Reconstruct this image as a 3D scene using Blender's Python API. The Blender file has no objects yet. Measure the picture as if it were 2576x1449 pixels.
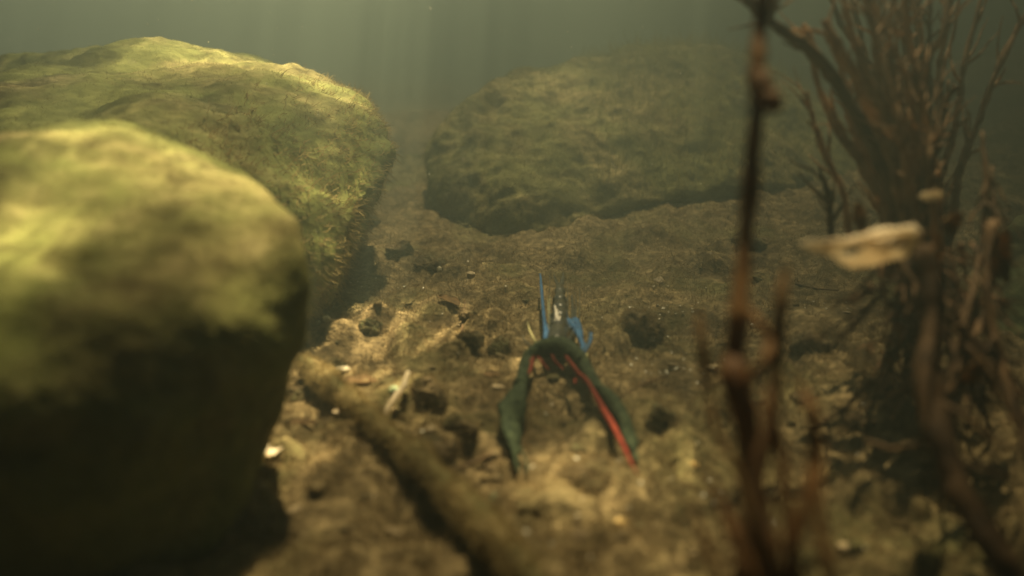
import bpy, bmesh, math, random
import numpy as np
from mathutils import Vector, kdtree

# ---------------------------------------------------------------- camera, world, sun, exposure
SC = bpy.context.scene
PITCH = math.radians(17.3)
CAMZ = 0.20
FOC = 28.0 / 36.0 * 2576            # focal length in pixels of a 2576 px wide picture
cam_d = bpy.data.cameras.new("camera")
cam = bpy.data.objects.new("camera", cam_d)
SC.collection.objects.link(cam)
cam.location = (0, 0, CAMZ)
cam.rotation_euler = (math.pi / 2 - PITCH, 0, 0)
cam_d.lens = 28.0
cam_d.sensor_width = 36.0
cam_d.clip_start = 0.01
cam_d.clip_end = 200.0
cam_d.dof.use_dof = True
cam_d.dof.focus_distance = 0.70
cam_d.dof.aperture_fstop = 3.6
SC.camera = cam

SUN_EL, SUN_AZ = math.radians(66), math.radians(8)      # azimuth measured from +Y, negative = left
world = bpy.data.worlds.new("World")
SC.world = world
world.use_nodes = True
wn = world.node_tree.nodes
sky = wn.new("ShaderNodeTexSky")
sky.sky_type = 'NISHITA'
sky.sun_disc = False
sky.sun_elevation = SUN_EL
sky.sun_rotation = SUN_AZ
world.node_tree.links.new(sky.outputs[0], wn["Background"].inputs[0])
wn["Background"].inputs[1].default_value = 0.05

sd = bpy.data.lights.new("sun", 'SUN')
sd.energy = 5.0
sd.angle = math.radians(0.35)
sd.color = (1.0, 0.93, 0.78)
sun = bpy.data.objects.new("sun", sd)
SC.collection.objects.link(sun)
S = Vector((math.sin(SUN_AZ) * math.cos(SUN_EL), math.cos(SUN_AZ) * math.cos(SUN_EL), math.sin(SUN_EL)))
sun.rotation_euler = S.to_track_quat('Z', 'Y').to_euler()
sun.location = (0, 0, 3)

SC.view_settings.view_transform = 'Standard'
SC.view_settings.look = 'None'
SC.view_settings.exposure = 1.68
SC.view_settings.gamma = 1.0
SC.cycles.use_denoising = True
SC.cycles.max_bounces = 6
SC.cycles.volume_bounces = 0
SC.cycles.transparent_max_bounces = 8
SC.cycles.sample_clamp_indirect = 4.0

random.seed(7)
RNG = np.random.default_rng(11)

# ---------------------------------------------------------------- helpers
CP, SP = math.cos(PITCH), math.sin(PITCH)


def at(px, py, d):
    """world point seen at pixel (px, py) of a 2576 x 1449 picture, at depth d metres"""
    x = (px - 1288) / FOC * d
    u = (724.5 - py) / FOC * d
    return Vector((x, d * CP + u * SP, CAMZ - d * SP + u * CP))


_perm = np.random.default_rng(3).permutation(256).astype(np.int64)
_perm = np.concatenate([_perm, _perm, _perm])
_g = np.random.default_rng(4).normal(size=(256, 3))
_g /= np.linalg.norm(_g, axis=1)[:, None]


def pnoise(p):
    i = np.floor(p).astype(np.int64)
    f = p - i
    i &= 255
    w = f * f * f * (f * (f * 6 - 15) + 10)
    r = np.zeros(len(p))
    for dx in (0, 1):
        for dy in (0, 1):
            for dz in (0, 1):
                h = _perm[_perm[_perm[i[:, 0] + dx] + i[:, 1] + dy] + i[:, 2] + dz] & 255
                g = _g[h]
                dot = g[:, 0] * (f[:, 0] - dx) + g[:, 1] * (f[:, 1] - dy) + g[:, 2] * (f[:, 2] - dz)
                r += dot * (w[:, 0] if dx else 1 - w[:, 0]) * (w[:, 1] if dy else 1 - w[:, 1]) * (w[:, 2] if dz else 1 - w[:, 2])
    return r


def fbm(p, scale, octaves=3, gain=0.5, off=0.0):
    q = p / scale + off
    a, r = 1.0, np.zeros(len(p))
    for _ in range(octaves):
        r += a * pnoise(q)
        q = q * 2.03 + 17.1
        a *= gain
    return r


def link(o, parent=None):
    SC.collection.objects.link(o)
    if parent is not None:
        o.parent = parent
    return o


def mesh_obj(name, verts, faces, mat, parent=None, smooth=True):
    me = bpy.data.meshes.new(name)
    verts = np.asarray(verts, dtype=np.float32)
    faces = np.asarray(faces, dtype=np.int32)
    k = faces.shape[1]
    me.vertices.add(len(verts))
    me.vertices.foreach_set("co", verts.ravel())
    me.loops.add(faces.size)
    me.loops.foreach_set("vertex_index", faces.ravel())
    me.polygons.add(len(faces))
    me.polygons.foreach_set("loop_start", np.arange(len(faces), dtype=np.int32) * k)
    me.update(calc_edges=True)
    me.validate()
    me.polygons.foreach_set("use_smooth", np.full(len(me.polygons), smooth))
    if mat:
        me.materials.append(mat)
    return link(bpy.data.objects.new(name, me), parent)


def tag(o, label=None, cat=None, group=None, kind=None):
    if label: o["label"] = label
    if cat: o["category"] = cat
    if group: o["group"] = group
    if kind: o["kind"] = kind
    return o


def empty(name, loc, label, cat, group=None):
    o = bpy.data.objects.new(name, None)
    o.location = loc
    o.empty_display_size = 0.02
    link(o)
    return tag(o, label, cat, group)


# ---------------------------------------------------------------- materials
def nodes(name):
    m = bpy.data.materials.new(name)
    m.use_nodes = True
    nt = m.node_tree
    return m, nt, nt.nodes["Principled BSDF"]


def N(nt, typ, **kw):
    n = nt.nodes.new(typ)
    for k, v in kw.items():
        setattr(n, k, v)
    return n


def noise_node(nt, scale, detail=4, rough=0.55, dist=0.0, vec=None):
    n = N(nt, "ShaderNodeTexNoise")
    n.inputs["Scale"].default_value = scale
    n.inputs["Detail"].default_value = detail
    n.inputs["Roughness"].default_value = rough
    n.inputs["Distortion"].default_value = dist
    if vec is not None:
        nt.links.new(vec, n.inputs["Vector"])
    return n


def ramp(nt, fac, stops):
    r = N(nt, "ShaderNodeValToRGB")
    cr = r.color_ramp
    while len(cr.elements) < len(stops):
        cr.elements.new(0.5)
    for e, (p, c) in zip(cr.elements, stops):
        e.position = p
        e.color = (*c, 1) if len(c) == 3 else c
    nt.links.new(fac, r.inputs[0])
    return r


def mixc(nt, fac, a, b, mode='MIX'):
    m = N(nt, "ShaderNodeMix", data_type='RGBA', blend_type=mode)
    if isinstance(fac, (int, float)):
        m.inputs[0].default_value = fac
    else:
        nt.links.new(fac, m.inputs[0])
    for s, i in ((a, 6), (b, 7)):
        if isinstance(s, tuple):
            m.inputs[i].default_value = (*s, 1)
        else:
            nt.links.new(s, m.inputs[i])
    return m.outputs[2]


def mossy(name, c_dark, c_mid, c_hi, c_green, big=9.0, small=120.0, green=0.5, bump=0.6, up_green=0.0, rough=0.9):
    m, nt, b = nodes(name)
    geo = N(nt, "ShaderNodeNewGeometry")
    pos = geo.outputs["Position"]
    n1 = noise_node(nt, big, 5, 0.6, 0.6, pos)
    n2 = noise_node(nt, small, 5, 0.65, 0.3, pos)
    n3 = noise_node(nt, big * 2.3, 4, 0.6, 1.2, pos)
    base = ramp(nt, n2.outputs[0], [(0.30, c_dark), (0.5, c_mid), (0.70, c_hi)]).outputs[0]
    gfac = ramp(nt, n1.outputs[0], [(green - 0.06, (1, 1, 1)), (green + 0.10, (0, 0, 0))]).outputs[0]
    gm = N(nt, "ShaderNodeMath", operation='MULTIPLY')
    nt.links.new(gfac, gm.inputs[0]); gm.inputs[1].default_value = 0.8
    g2 = mixc(nt, n2.outputs[0], tuple(x * 0.6 for x in c_green), tuple(min(1, x * 1.35) for x in c_green))
    col = mixc(nt, gm.outputs[0], base, g2)
    dk = ramp(nt, n3.outputs[0], [(0.34, (0.45, 0.42, 0.38)), (0.50, (1, 1, 1))]).outputs[0]
    col = mixc(nt, 0.8, col, dk, 'MULTIPLY')
    nt.links.new(col, b.inputs["Base Color"])
    b.inputs["Roughness"].default_value = rough
    b.inputs["Specular IOR Level"].default_value = 0.15
    bp = N(nt, "ShaderNodeBump")
    bp.inputs["Strength"].default_value = bump
    bp.inputs["Distance"].default_value = 0.004
    add = N(nt, "ShaderNodeMath", operation='ADD')
    nt.links.new(n2.outputs[0], add.inputs[0]); nt.links.new(n3.outputs[0], add.inputs[1])
    nt.links.new(add.outputs[0], bp.inputs["Height"])
    nt.links.new(bp.outputs[0], b.inputs["Normal"])
    return m


def plain(name, a, b_, scale=80.0, rough=0.6, spec=0.3, bump=0.3, detail=4):
    m, nt, b = nodes(name)
    tc = N(nt, "ShaderNodeNewGeometry")
    n = noise_node(nt, scale, detail, 0.6, 0.4, tc.outputs["Position"])
    nt.links.new(ramp(nt, n.outputs[0], [(0.35, a), (0.65, b_)]).outputs[0], b.inputs["Base Color"])
    b.inputs["Roughness"].default_value = rough
    b.inputs["Specular IOR Level"].default_value = spec
    bp = N(nt, "ShaderNodeBump")
    bp.inputs["Strength"].default_value = bump
    bp.inputs["Distance"].default_value = 0.001
    nt.links.new(n.outputs[0], bp.inputs["Height"])
    nt.links.new(bp.outputs[0], b.inputs["Normal"])
    return m


def fuzz_mat(name, a, b_, c):
    m, nt, b = nodes(name)
    geo = N(nt, "ShaderNodeNewGeometry")
    n = noise_node(nt, 25, 3, 0.6, 0.5, geo.outputs["Position"])
    base = ramp(nt, n.outputs[0], [(0.38, a), (0.6, b_)]).outputs[0]
    col = mixc(nt, geo.outputs["Random Per Island"], base, c)
    col = mixc(nt, 0.55, base, col)
    nt.links.new(col, b.inputs["Base Color"])
    b.inputs["Roughness"].default_value = 0.8
    b.inputs["Specular IOR Level"].default_value = 0.1
    return m


M = {}
M['bed'] = mossy('silt', (0.083, 0.061, 0.031), (0.187, 0.141, 0.071), (0.40, 0.31, 0.17), (0.12, 0.12, 0.045), big=6, small=130, green=0.40, bump=1.0)
M['rock_left'] = mossy('mossy_rock_yellow', (0.15, 0.125, 0.05), (0.25, 0.22, 0.09), (0.46, 0.39, 0.19), (0.185, 0.21, 0.06), big=7, small=60, green=0.51)
M['rock_far'] = mossy('mossy_rock_olive', (0.13, 0.11, 0.045), (0.22, 0.185, 0.085), (0.38, 0.31, 0.16), (0.16, 0.165, 0.06), big=8, small=90, green=0.48)
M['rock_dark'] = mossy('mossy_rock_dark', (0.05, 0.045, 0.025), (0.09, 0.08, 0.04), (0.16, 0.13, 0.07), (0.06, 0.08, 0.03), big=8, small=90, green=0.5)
M['stone_brown'] = mossy('silted_stone', (0.08, 0.06, 0.035), (0.13, 0.10, 0.055), (0.22, 0.17, 0.10), (0.09, 0.10, 0.04), big=20, small=200, green=0.45)
M['stone_dark'] = mossy('dark_stone', (0.08, 0.06, 0.034), (0.135, 0.10, 0.055), (0.22, 0.165, 0.095), (0.05, 0.06, 0.03), big=20, small=200, green=0.45)
M['pebble_green'] = plain('green_pebble', (0.20, 0.26, 0.15), (0.42, 0.50, 0.33), 150)
M['pebble_ochre'] = plain('ochre_pebble', (0.45, 0.30, 0.10), (0.62, 0.45, 0.20), 150, 0.5)
M['pebble_pale'] = plain('pale_pebble', (0.50, 0.44, 0.30), (0.75, 0.68, 0.50), 200, 0.35, 0.5)
M['pebble_tan'] = plain('tan_pebble', (0.24, 0.18, 0.10), (0.42, 0.33, 0.20), 200, 0.6, 0.3)
M['grit'] = plain('shell_grit', (0.55, 0.52, 0.42), (0.85, 0.82, 0.72), 200, 0.3, 0.6)
M['stick'] = mossy('algae_stick', (0.12, 0.095, 0.045), (0.23, 0.18, 0.085), (0.36, 0.28, 0.14), (0.16, 0.16, 0.07), big=25, small=250, green=0.45)
M['stem'] = plain('brown_stem', (0.16, 0.075, 0.028), (0.44, 0.25, 0.10), 60, 0.55, 0.3)
M['stem_dark'] = plain('dark_stem', (0.05, 0.026, 0.010), (0.18, 0.09, 0.033), 60, 0.6, 0.25)
M['branch'] = plain('dead_branch', (0.24, 0.15, 0.085), (0.55, 0.37, 0.22), 70, 0.7, 0.2)
M['root'] = plain('dark_root', (0.05, 0.03, 0.015), (0.16, 0.095, 0.045), 60, 0.7, 0.2)
M['root_black'] = plain('black_root', (0.020, 0.012, 0.006), (0.07, 0.04, 0.018), 60, 0.8, 0.15)
M['leaf'] = plain('tan_leaf', (0.78, 0.66, 0.48), (0.92, 0.84, 0.68), 90, 0.7, 0.2)
M['leaf_skin'] = plain('leaf_skin', (0.22, 0.13, 0.05), (0.38, 0.25, 0.11), 90, 0.8, 0.2)
M['flake'] = plain('brown_flake', (0.12, 0.075, 0.03), (0.34, 0.21, 0.095), 90, 0.7, 0.2)
M['cray_green'] = plain('shell_green', (0.010, 0.018, 0.012), (0.060, 0.080, 0.044), 330, 0.85, 0.12, 1.0)
M['cray_dark'] = plain('shell_dark', (0.020, 0.020, 0.016), (0.065, 0.060, 0.042), 260, 0.3, 0.5)
M['cray_red'] = plain('shell_red', (0.13, 0.018, 0.012), (0.25, 0.040, 0.022), 200, 0.8, 0.15)
M['cray_blue'] = plain('shell_blue', (0.014, 0.07, 0.19), (0.035, 0.14, 0.33), 150, 0.45, 0.35)
M['cray_glint'] = plain('painted_glint', (0.65, 0.58, 0.48), (0.9, 0.85, 0.78), 150, 0.3, 0.6)  # pale colour painted as a glint on the dark shell
M['cray_joint'] = plain('shell_joint', (0.25, 0.23, 0.10), (0.38, 0.35, 0.18), 150, 0.5, 0.35)
M['fuzz_brown'] = fuzz_mat('algae_brown', (0.12, 0.085, 0.045), (0.23, 0.17, 0.085), (0.46, 0.36, 0.20))
M['fuzz_green'] = fuzz_mat('algae_olive', (0.14, 0.15, 0.05), (0.24, 0.21, 0.09), (0.42, 0.37, 0.18))
M['fuzz_tan'] = fuzz_mat('algae_tan', (0.26, 0.20, 0.09), (0.34, 0.26, 0.12), (0.5, 0.40, 0.2))

for k_ in ('leaf', 'flake', 'leaf_skin', 'fuzz_brown', 'fuzz_green', 'fuzz_tan', 'stem', 'branch'):
    nt = M[k_].node_tree
    b = nt.nodes["Principled BSDF"]
    tl = N(nt, "ShaderNodeBsdfTranslucent")
    src = b.inputs["Base Color"].links[0].from_socket
    nt.links.new(src, tl.inputs[0])
    ms = N(nt, "ShaderNodeMixShader")
    ms.inputs[0].default_value = 0.5
    nt.links.new(b.outputs[0], ms.inputs[1])
    nt.links.new(tl.outputs[0], ms.inputs[2])
    nt.links.new(ms.outputs[0], nt.nodes["Material Output"].inputs[0])

# water surface: unseen sheet, light and shade painted into its transparency
wm = bpy.data.materials.new('water_light_mask')
wm.use_nodes = True
nt = wm.node_tree
nt.nodes.clear()
out = N(nt, "ShaderNodeOutputMaterial")
tr = N(nt, "ShaderNodeBsdfTransparent")
geo = N(nt, "ShaderNodeNewGeometry")
mp = N(nt, "ShaderNodeMapping")
mp.inputs["Rotation"].default_value = (0, 0, math.radians(-28))
mp.inputs["Scale"].default_value = (1.7, 0.8, 1.0)
nt.links.new(geo.outputs["Position"], mp.inputs[0])
wob = noise_node(nt, 7, 3, 0.5, 0, mp.outputs[0])
wadd = N(nt, "ShaderNodeVectorMath", operation='MULTIPLY_ADD')
nt.links.new(wob.outputs["Color"], wadd.inputs[0])
wadd.inputs[1].default_value = (0.10, 0.10, 0.0)
nt.links.new(mp.outputs[0], wadd.inputs[2])
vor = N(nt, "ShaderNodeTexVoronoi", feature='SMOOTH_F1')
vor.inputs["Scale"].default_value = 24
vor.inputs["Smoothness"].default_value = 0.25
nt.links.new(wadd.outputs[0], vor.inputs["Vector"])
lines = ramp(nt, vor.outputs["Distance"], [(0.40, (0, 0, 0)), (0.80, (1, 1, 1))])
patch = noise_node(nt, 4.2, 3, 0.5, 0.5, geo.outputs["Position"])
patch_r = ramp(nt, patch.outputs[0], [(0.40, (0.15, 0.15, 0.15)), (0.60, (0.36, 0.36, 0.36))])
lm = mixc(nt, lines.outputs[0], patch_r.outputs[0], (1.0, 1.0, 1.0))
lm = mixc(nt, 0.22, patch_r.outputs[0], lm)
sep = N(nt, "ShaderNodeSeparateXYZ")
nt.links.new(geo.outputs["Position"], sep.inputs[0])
mr = N(nt, "ShaderNodeMapRange", interpolation_type='LINEAR')  # painted shade: transmission falls off towards the right
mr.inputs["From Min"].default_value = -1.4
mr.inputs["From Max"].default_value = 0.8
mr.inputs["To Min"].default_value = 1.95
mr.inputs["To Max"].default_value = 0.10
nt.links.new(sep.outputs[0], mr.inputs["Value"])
LINES = [(940, 840, .58, .055, 1.0), (1080, 830, .58, .045, .9), (880, 950, .48, .04, 1.0), (720, 1130, .40, .025, 1.0), (1300, 960, .50, .02, .6), (1745, 1190, .385, .015, .9), (1010, 1040, .45, .02, .9), (640, 150, .82, .05, .5), (840, 250, .74, .03, .45), (450, 365, .385, .02, .3), (120, 345, .38, .02, .5), (40, 570, .31, .02, .6)]  # hand-aimed patches of ripple light painted into the sheet
SPOTS = LINES + [(600, 170, .82, .11, 1.6), (820, 190, .78, .07, 1.6), (1550, 250, 1.05, .33, .22), (1800, 250, 1.05, .2, .32), (2050, 320, 1.08, .16, .35), (1500, 760, .62, .2, .12), (1750, 850, .55, .15, .15), (2250, 300, .42, .12, .45), (1890, 500, .25, .05, .5), (300, 335, .385, .045, 1.4), (620, 425, .375, .03, 1.3), (-20, 560, .31, .03, 1.2), (1480, 1235, .37, .034, 1.9), (1230, 1180, .39, .02, 1.3), (1400, 1380, .315, .035, .35), (1330, 860, .48, .04, .25),  # plus soft painted pools of light aimed at rocks, bed and plants
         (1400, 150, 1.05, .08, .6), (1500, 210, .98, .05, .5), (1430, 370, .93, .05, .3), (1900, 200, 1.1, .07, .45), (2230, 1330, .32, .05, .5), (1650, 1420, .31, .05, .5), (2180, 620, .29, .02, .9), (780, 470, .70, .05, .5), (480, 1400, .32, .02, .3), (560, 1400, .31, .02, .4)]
wob2 = noise_node(nt, 14, 3, 0.6, 0, geo.outputs["Position"])
wp = N(nt, "ShaderNodeVectorMath", operation='MULTIPLY_ADD')
nt.links.new(wob2.outputs["Color"], wp.inputs[0])
wp.inputs[1].default_value = (0.06, 0.06, 0.0)
nt.links.new(geo.outputs["Position"], wp.inputs[2])
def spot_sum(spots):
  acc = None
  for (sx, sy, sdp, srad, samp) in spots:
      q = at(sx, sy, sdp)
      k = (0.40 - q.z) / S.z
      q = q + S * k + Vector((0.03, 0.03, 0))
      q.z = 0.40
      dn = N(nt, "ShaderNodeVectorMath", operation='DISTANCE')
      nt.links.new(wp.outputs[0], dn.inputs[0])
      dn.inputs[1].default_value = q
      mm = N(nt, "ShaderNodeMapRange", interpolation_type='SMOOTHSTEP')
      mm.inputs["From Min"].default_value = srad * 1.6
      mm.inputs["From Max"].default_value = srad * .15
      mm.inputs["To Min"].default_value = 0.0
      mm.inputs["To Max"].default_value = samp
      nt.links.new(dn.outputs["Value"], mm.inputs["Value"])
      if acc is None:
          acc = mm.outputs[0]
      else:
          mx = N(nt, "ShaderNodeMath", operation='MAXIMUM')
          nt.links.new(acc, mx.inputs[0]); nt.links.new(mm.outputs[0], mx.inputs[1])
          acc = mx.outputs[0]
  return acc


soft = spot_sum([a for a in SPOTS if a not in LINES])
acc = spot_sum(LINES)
# painted ripple-light lines: bands bent by noise, strongest at the hand-placed spots
mp2 = N(nt, "ShaderNodeMapping")
mp2.inputs["Rotation"].default_value = (0, 0, math.radians(56))
nt.links.new(wadd.outputs[0], mp2.inputs[0])
wv = N(nt, "ShaderNodeTexVoronoi", feature='DISTANCE_TO_EDGE')
wv.inputs["Scale"].default_value = 33
mp3 = N(nt, "ShaderNodeMapping")
mp3.inputs["Scale"].default_value = (1.0, 0.35, 1.0)
nt.links.new(mp2.outputs[0], mp3.inputs[0])
nt.links.new(mp3.outputs[0], wv.inputs["Vector"])
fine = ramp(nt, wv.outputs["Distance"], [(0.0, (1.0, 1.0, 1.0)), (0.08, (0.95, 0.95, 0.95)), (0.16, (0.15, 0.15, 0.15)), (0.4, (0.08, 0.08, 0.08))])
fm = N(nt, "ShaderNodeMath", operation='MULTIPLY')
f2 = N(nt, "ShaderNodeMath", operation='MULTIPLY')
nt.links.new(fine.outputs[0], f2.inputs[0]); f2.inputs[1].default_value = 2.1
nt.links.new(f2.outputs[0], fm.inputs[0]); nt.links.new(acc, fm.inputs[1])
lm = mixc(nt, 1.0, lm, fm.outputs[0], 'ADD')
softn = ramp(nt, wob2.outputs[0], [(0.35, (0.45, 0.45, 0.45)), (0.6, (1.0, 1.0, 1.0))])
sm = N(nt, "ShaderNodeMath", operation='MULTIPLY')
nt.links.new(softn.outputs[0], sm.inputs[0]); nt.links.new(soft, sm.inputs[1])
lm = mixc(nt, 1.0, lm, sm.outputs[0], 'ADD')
tint = mixc(nt, 1.0, lm, (1.0, 0.865, 0.56), 'MULTIPLY')
my = N(nt, "ShaderNodeMapRange", interpolation_type='SMOOTHSTEP')  # painted shade: transmission drops near and behind the camera
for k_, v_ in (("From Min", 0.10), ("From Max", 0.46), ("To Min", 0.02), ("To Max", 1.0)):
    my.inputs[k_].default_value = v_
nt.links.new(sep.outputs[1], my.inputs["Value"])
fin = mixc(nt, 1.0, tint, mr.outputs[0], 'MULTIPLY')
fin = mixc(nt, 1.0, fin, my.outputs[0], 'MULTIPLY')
nt.links.new(fin, tr.inputs[0])
nt.links.new(tr.outputs[0], out.inputs[0])
M['water'] = wm

# ---------------------------------------------------------------- lake bed
_br = np.random.default_rng(77)
NB = 900
_by = 0.22 + 1.1 * _br.random(NB) ** 1.3
_bx = (_br.random(NB) * 2 - 1) * (0.12 + 0.68 * _by)
_bR = (0.006 + 0.020 * _br.random(NB) ** 2.2) * (0.7 + 0.6 * _by)
_bh = _bR * _br.uniform(0.2, 0.55, NB)
_ba = _br.uniform(0, 3.14, NB)
_be = _br.uniform(0.55, 1.0, NB)


def bumps(x, y):
    h = np.zeros_like(x)
    order = np.argsort(y)
    ys = y[order]
    for k in range(NB):
        lo, hi = np.searchsorted(ys, (_by[k] - _bR[k] * 1.9, _by[k] + _bR[k] * 1.9))
        if hi <= lo:
            continue
        ii = order[lo:hi]
        dx, dy = x[ii] - _bx[k], y[ii] - _by[k]
        m = np.abs(dx) < _bR[k] * 1.9
        ii, dx, dy = ii[m], dx[m], dy[m]
        ca, sa = math.cos(_ba[k]), math.sin(_ba[k])
        r2 = ((dx * ca + dy * sa) / _bR[k]) ** 2 + ((-dx * sa + dy * ca) / (_bR[k] * _be[k])) ** 2
        h[ii] = np.maximum(h[ii], _bh[k] * np.clip(1 - r2, 0, 1) ** 0.6)
    return h


def bed_height(x, y):
    p = np.stack([x, y, np.zeros_like(x)], 1)
    h = 0.012 * fbm(p, 0.16, 2)
    near = np.exp(-((y - 0.3) / 0.5) ** 2) * 0.5 + 0.6
    h += near * 0.011 * fbm(p, 0.045, 3, 0.55, 5.0)
    c = np.abs(fbm(p, 0.020, 2, 0.5, 9.0))
    h += 0.0055 * (0.35 - c)
    h += (0.0024 * fbm(p, 0.007, 2, 0.6, 3.0)) * (y < 1.5)
    wx = 0.004 * fbm(p, 0.012, 2, 0.5, 61.0)
    wy = 0.004 * fbm(p, 0.012, 2, 0.5, 71.0)
    h += bumps(x + wx, y + wy)
    hol = fbm(p, 0.07, 2, 0.5, 83.0)
    h -= 0.018 * np.clip(hol - 0.12, 0, 1) * (y < 1.2)
    # the bed climbs against the big boulder and towards the right bank
    t = np.clip((y - 0.55) / 0.45, 0, 1) * np.clip((x + 0.06) / 0.30, 0, 1)
    h += 0.028 * t * t * (3 - 2 * t)
    b = np.clip((x - 0.30) / 0.9, 0, 1)
    h += 0.14 * b * b
    h += 0.05 * np.exp(-((x + 0.20) / 0.22) ** 2 - ((y - 1.75) / 0.35) ** 2)
    return h


rows, y = [-3.0, -2.0, -1.2, -0.7, -0.4, -0.2, -0.1, 0.0, 0.05], 0.10
while y < 8.0:
    rows.append(y)
    y += 0.0022 + 0.0065 * max(0, y - 0.25)
rows = np.array(rows)
u = np.linspace(-1, 1, 640)
half = np.minimum(6.0, 0.45 + 0.85 * np.maximum(rows, 0) + 1.2 * np.maximum(-rows, 0))
X = (u[None, :] * half[:, None])
Y = np.repeat(rows[:, None], len(u), 1)
Z = bed_height(X.ravel(), Y.ravel())
nr, nc = X.shape
idx = np.arange(nr * nc).reshape(nr, nc)
F = np.stack([idx[:-1, :-1], idx[:-1, 1:], idx[1:, 1:], idx[1:, :-1]], -1).reshape(-1, 4)
bed = mesh_obj('lake_bed', np.stack([X.ravel(), Y.ravel(), Z], 1), F, M['bed'])
tag(bed, 'brown silty lake bed between the boulders', 'lake bed', kind='structure')


def ground(x, y):
    return float(bed_height(np.array([x]), np.array([y]))[0])


def on_bed(px, py):
    ds = np.arange(0.2, 3.0, 0.004)
    q = np.array([at(px, py, d)[:] for d in ds])
    below = np.nonzero(q[:, 2] <= bed_height(q[:, 0], q[:, 1]))[0]
    return Vector(q[below[0]]) if len(below) else Vector(q[-1])


# ---------------------------------------------------------------- fuzz of filamentous algae
def sample_surface(o, n, mask=None):
    me = o.data
    me.calc_loop_triangles()
    tv = np.empty(len(me.loop_triangles) * 3, dtype=np.int32)
    me.loop_triangles.foreach_get("vertices", tv)
    tv = tv.reshape(-1, 3)
    co = np.empty(len(me.vertices) * 3, dtype=np.float32)
    me.vertices.foreach_get("co", co)
    co = co.reshape(-1, 3).astype(np.float64)
    a, b, c = co[tv[:, 0]], co[tv[:, 1]], co[tv[:, 2]]
    nn = np.cross(b - a, c - a)
    ar = np.linalg.norm(nn, axis=1)
    w = ar.copy()
    if mask is not None:
        w *= mask((a + b + c) / 3, nn / np.maximum(ar, 1e-12)[:, None])
    k = RNG.choice(len(w), n, p=w / w.sum())
    r1, r2 = np.sqrt(RNG.random(n))[:, None], RNG.random(n)[:, None]
    p = a[k] * (1 - r1) + b[k] * r1 * (1 - r2) + c[k] * r1 * r2
    return p, nn[k] / np.maximum(ar[k], 1e-12)[:, None]


def blades(name, p, nrm, length, width, mat, parent=None, spread=2.0, droop=0.5):
    n = len(p)
    d = nrm + spread * RNG.normal(size=(n, 3)) * 0.6
    d[:, 2] -= droop
    d /= np.linalg.norm(d, axis=1)[:, None]
    L = length * (0.4 + RNG.random(n) ** 1.5)[:, None]
    s = np.cross(d, RNG.normal(size=(n, 3)))
    s /= np.linalg.norm(s, axis=1)[:, None]
    d2 = d + RNG.normal(size=(n, 3)) * 0.5
    w = width * (0.6 + 0.8 * RNG.random(n))[:, None]
    v = np.stack([p - nrm * 0.0006 - s * w / 2, p - nrm * 0.0006 + s * w / 2,
                  p + d * L * 0.55 + s * w * 0.4, p + d * L * 0.55 - s * w * 0.4,
                  p + d * L * 0.55 + d2 * L * 0.45], 1).reshape(-1, 3)
    b = np.arange(n)[:, None] * 5
    f = np.concatenate([b + [0, 1, 2], b + [0, 2, 3], b + [3, 2, 4]], 0)
    return mesh_obj(name, v, f, mat, parent, smooth=False)


# ---------------------------------------------------------------- boulders
def rock_from_points(name, pts, mat, voxel, smooth_it, amps, parent=None, off=0.0):
    bm = bmesh.new()
    for p in pts:
        bm.verts.new(p)
    bmesh.ops.convex_hull(bm, input=bm.verts)
    bm.verts.ensure_lookup_table()
    loose = [v for v in bm.verts if not v.link_faces]
    bmesh.ops.delete(bm, geom=loose, context='VERTS')
    bmesh.ops.recalc_face_normals(bm, faces=bm.faces)
    me = bpy.data.meshes.new(name)
    bm.to_mesh(me)
    bm.free()
    o = link(bpy.data.objects.new(name, me), parent)
    r = o.modifiers.new("r", 'REMESH'); r.mode = 'VOXEL'; r.voxel_size = voxel
    s = o.modifiers.new("s", 'SMOOTH'); s.iterations = smooth_it; s.factor = 0.6
    s = o.modifiers.new("u", 'SUBSURF'); s.levels = 1; s.render_levels = 1
    dg = bpy.context.evaluated_depsgraph_get()
    me2 = bpy.data.meshes.new_from_object(o.evaluated_get(dg))
    o.modifiers.clear()
    o.data = me2
    me2.name = name
    co = np.empty(len(me2.vertices) * 3, dtype=np.float32)
    me2.vertices.foreach_get("co", co)
    co = co.reshape(-1, 3).astype(np.float64)
    no = np.array([v.normal[:] for v in me2.vertices])
    disp = np.zeros(len(co))
    for i, (sc, am, oc) in enumerate(amps):
        if am > 0:
            disp += am * fbm(co, sc, oc, 0.55, off + i * 7.3)
        else:
            disp += am * np.abs(fbm(co, sc, oc, 0.55, off + i * 7.3))
    co += no * disp[:, None]
    me2.vertices.foreach_set("co", co.astype(np.float32).ravel())
    me2.update()
    me2.polygons.foreach_set("use_smooth", np.full(len(me2.polygons), True))
    me2.materials.clear()
    me2.materials.append(mat)
    return o


def P3(l):
    return [at(*a) for a in l]


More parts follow.
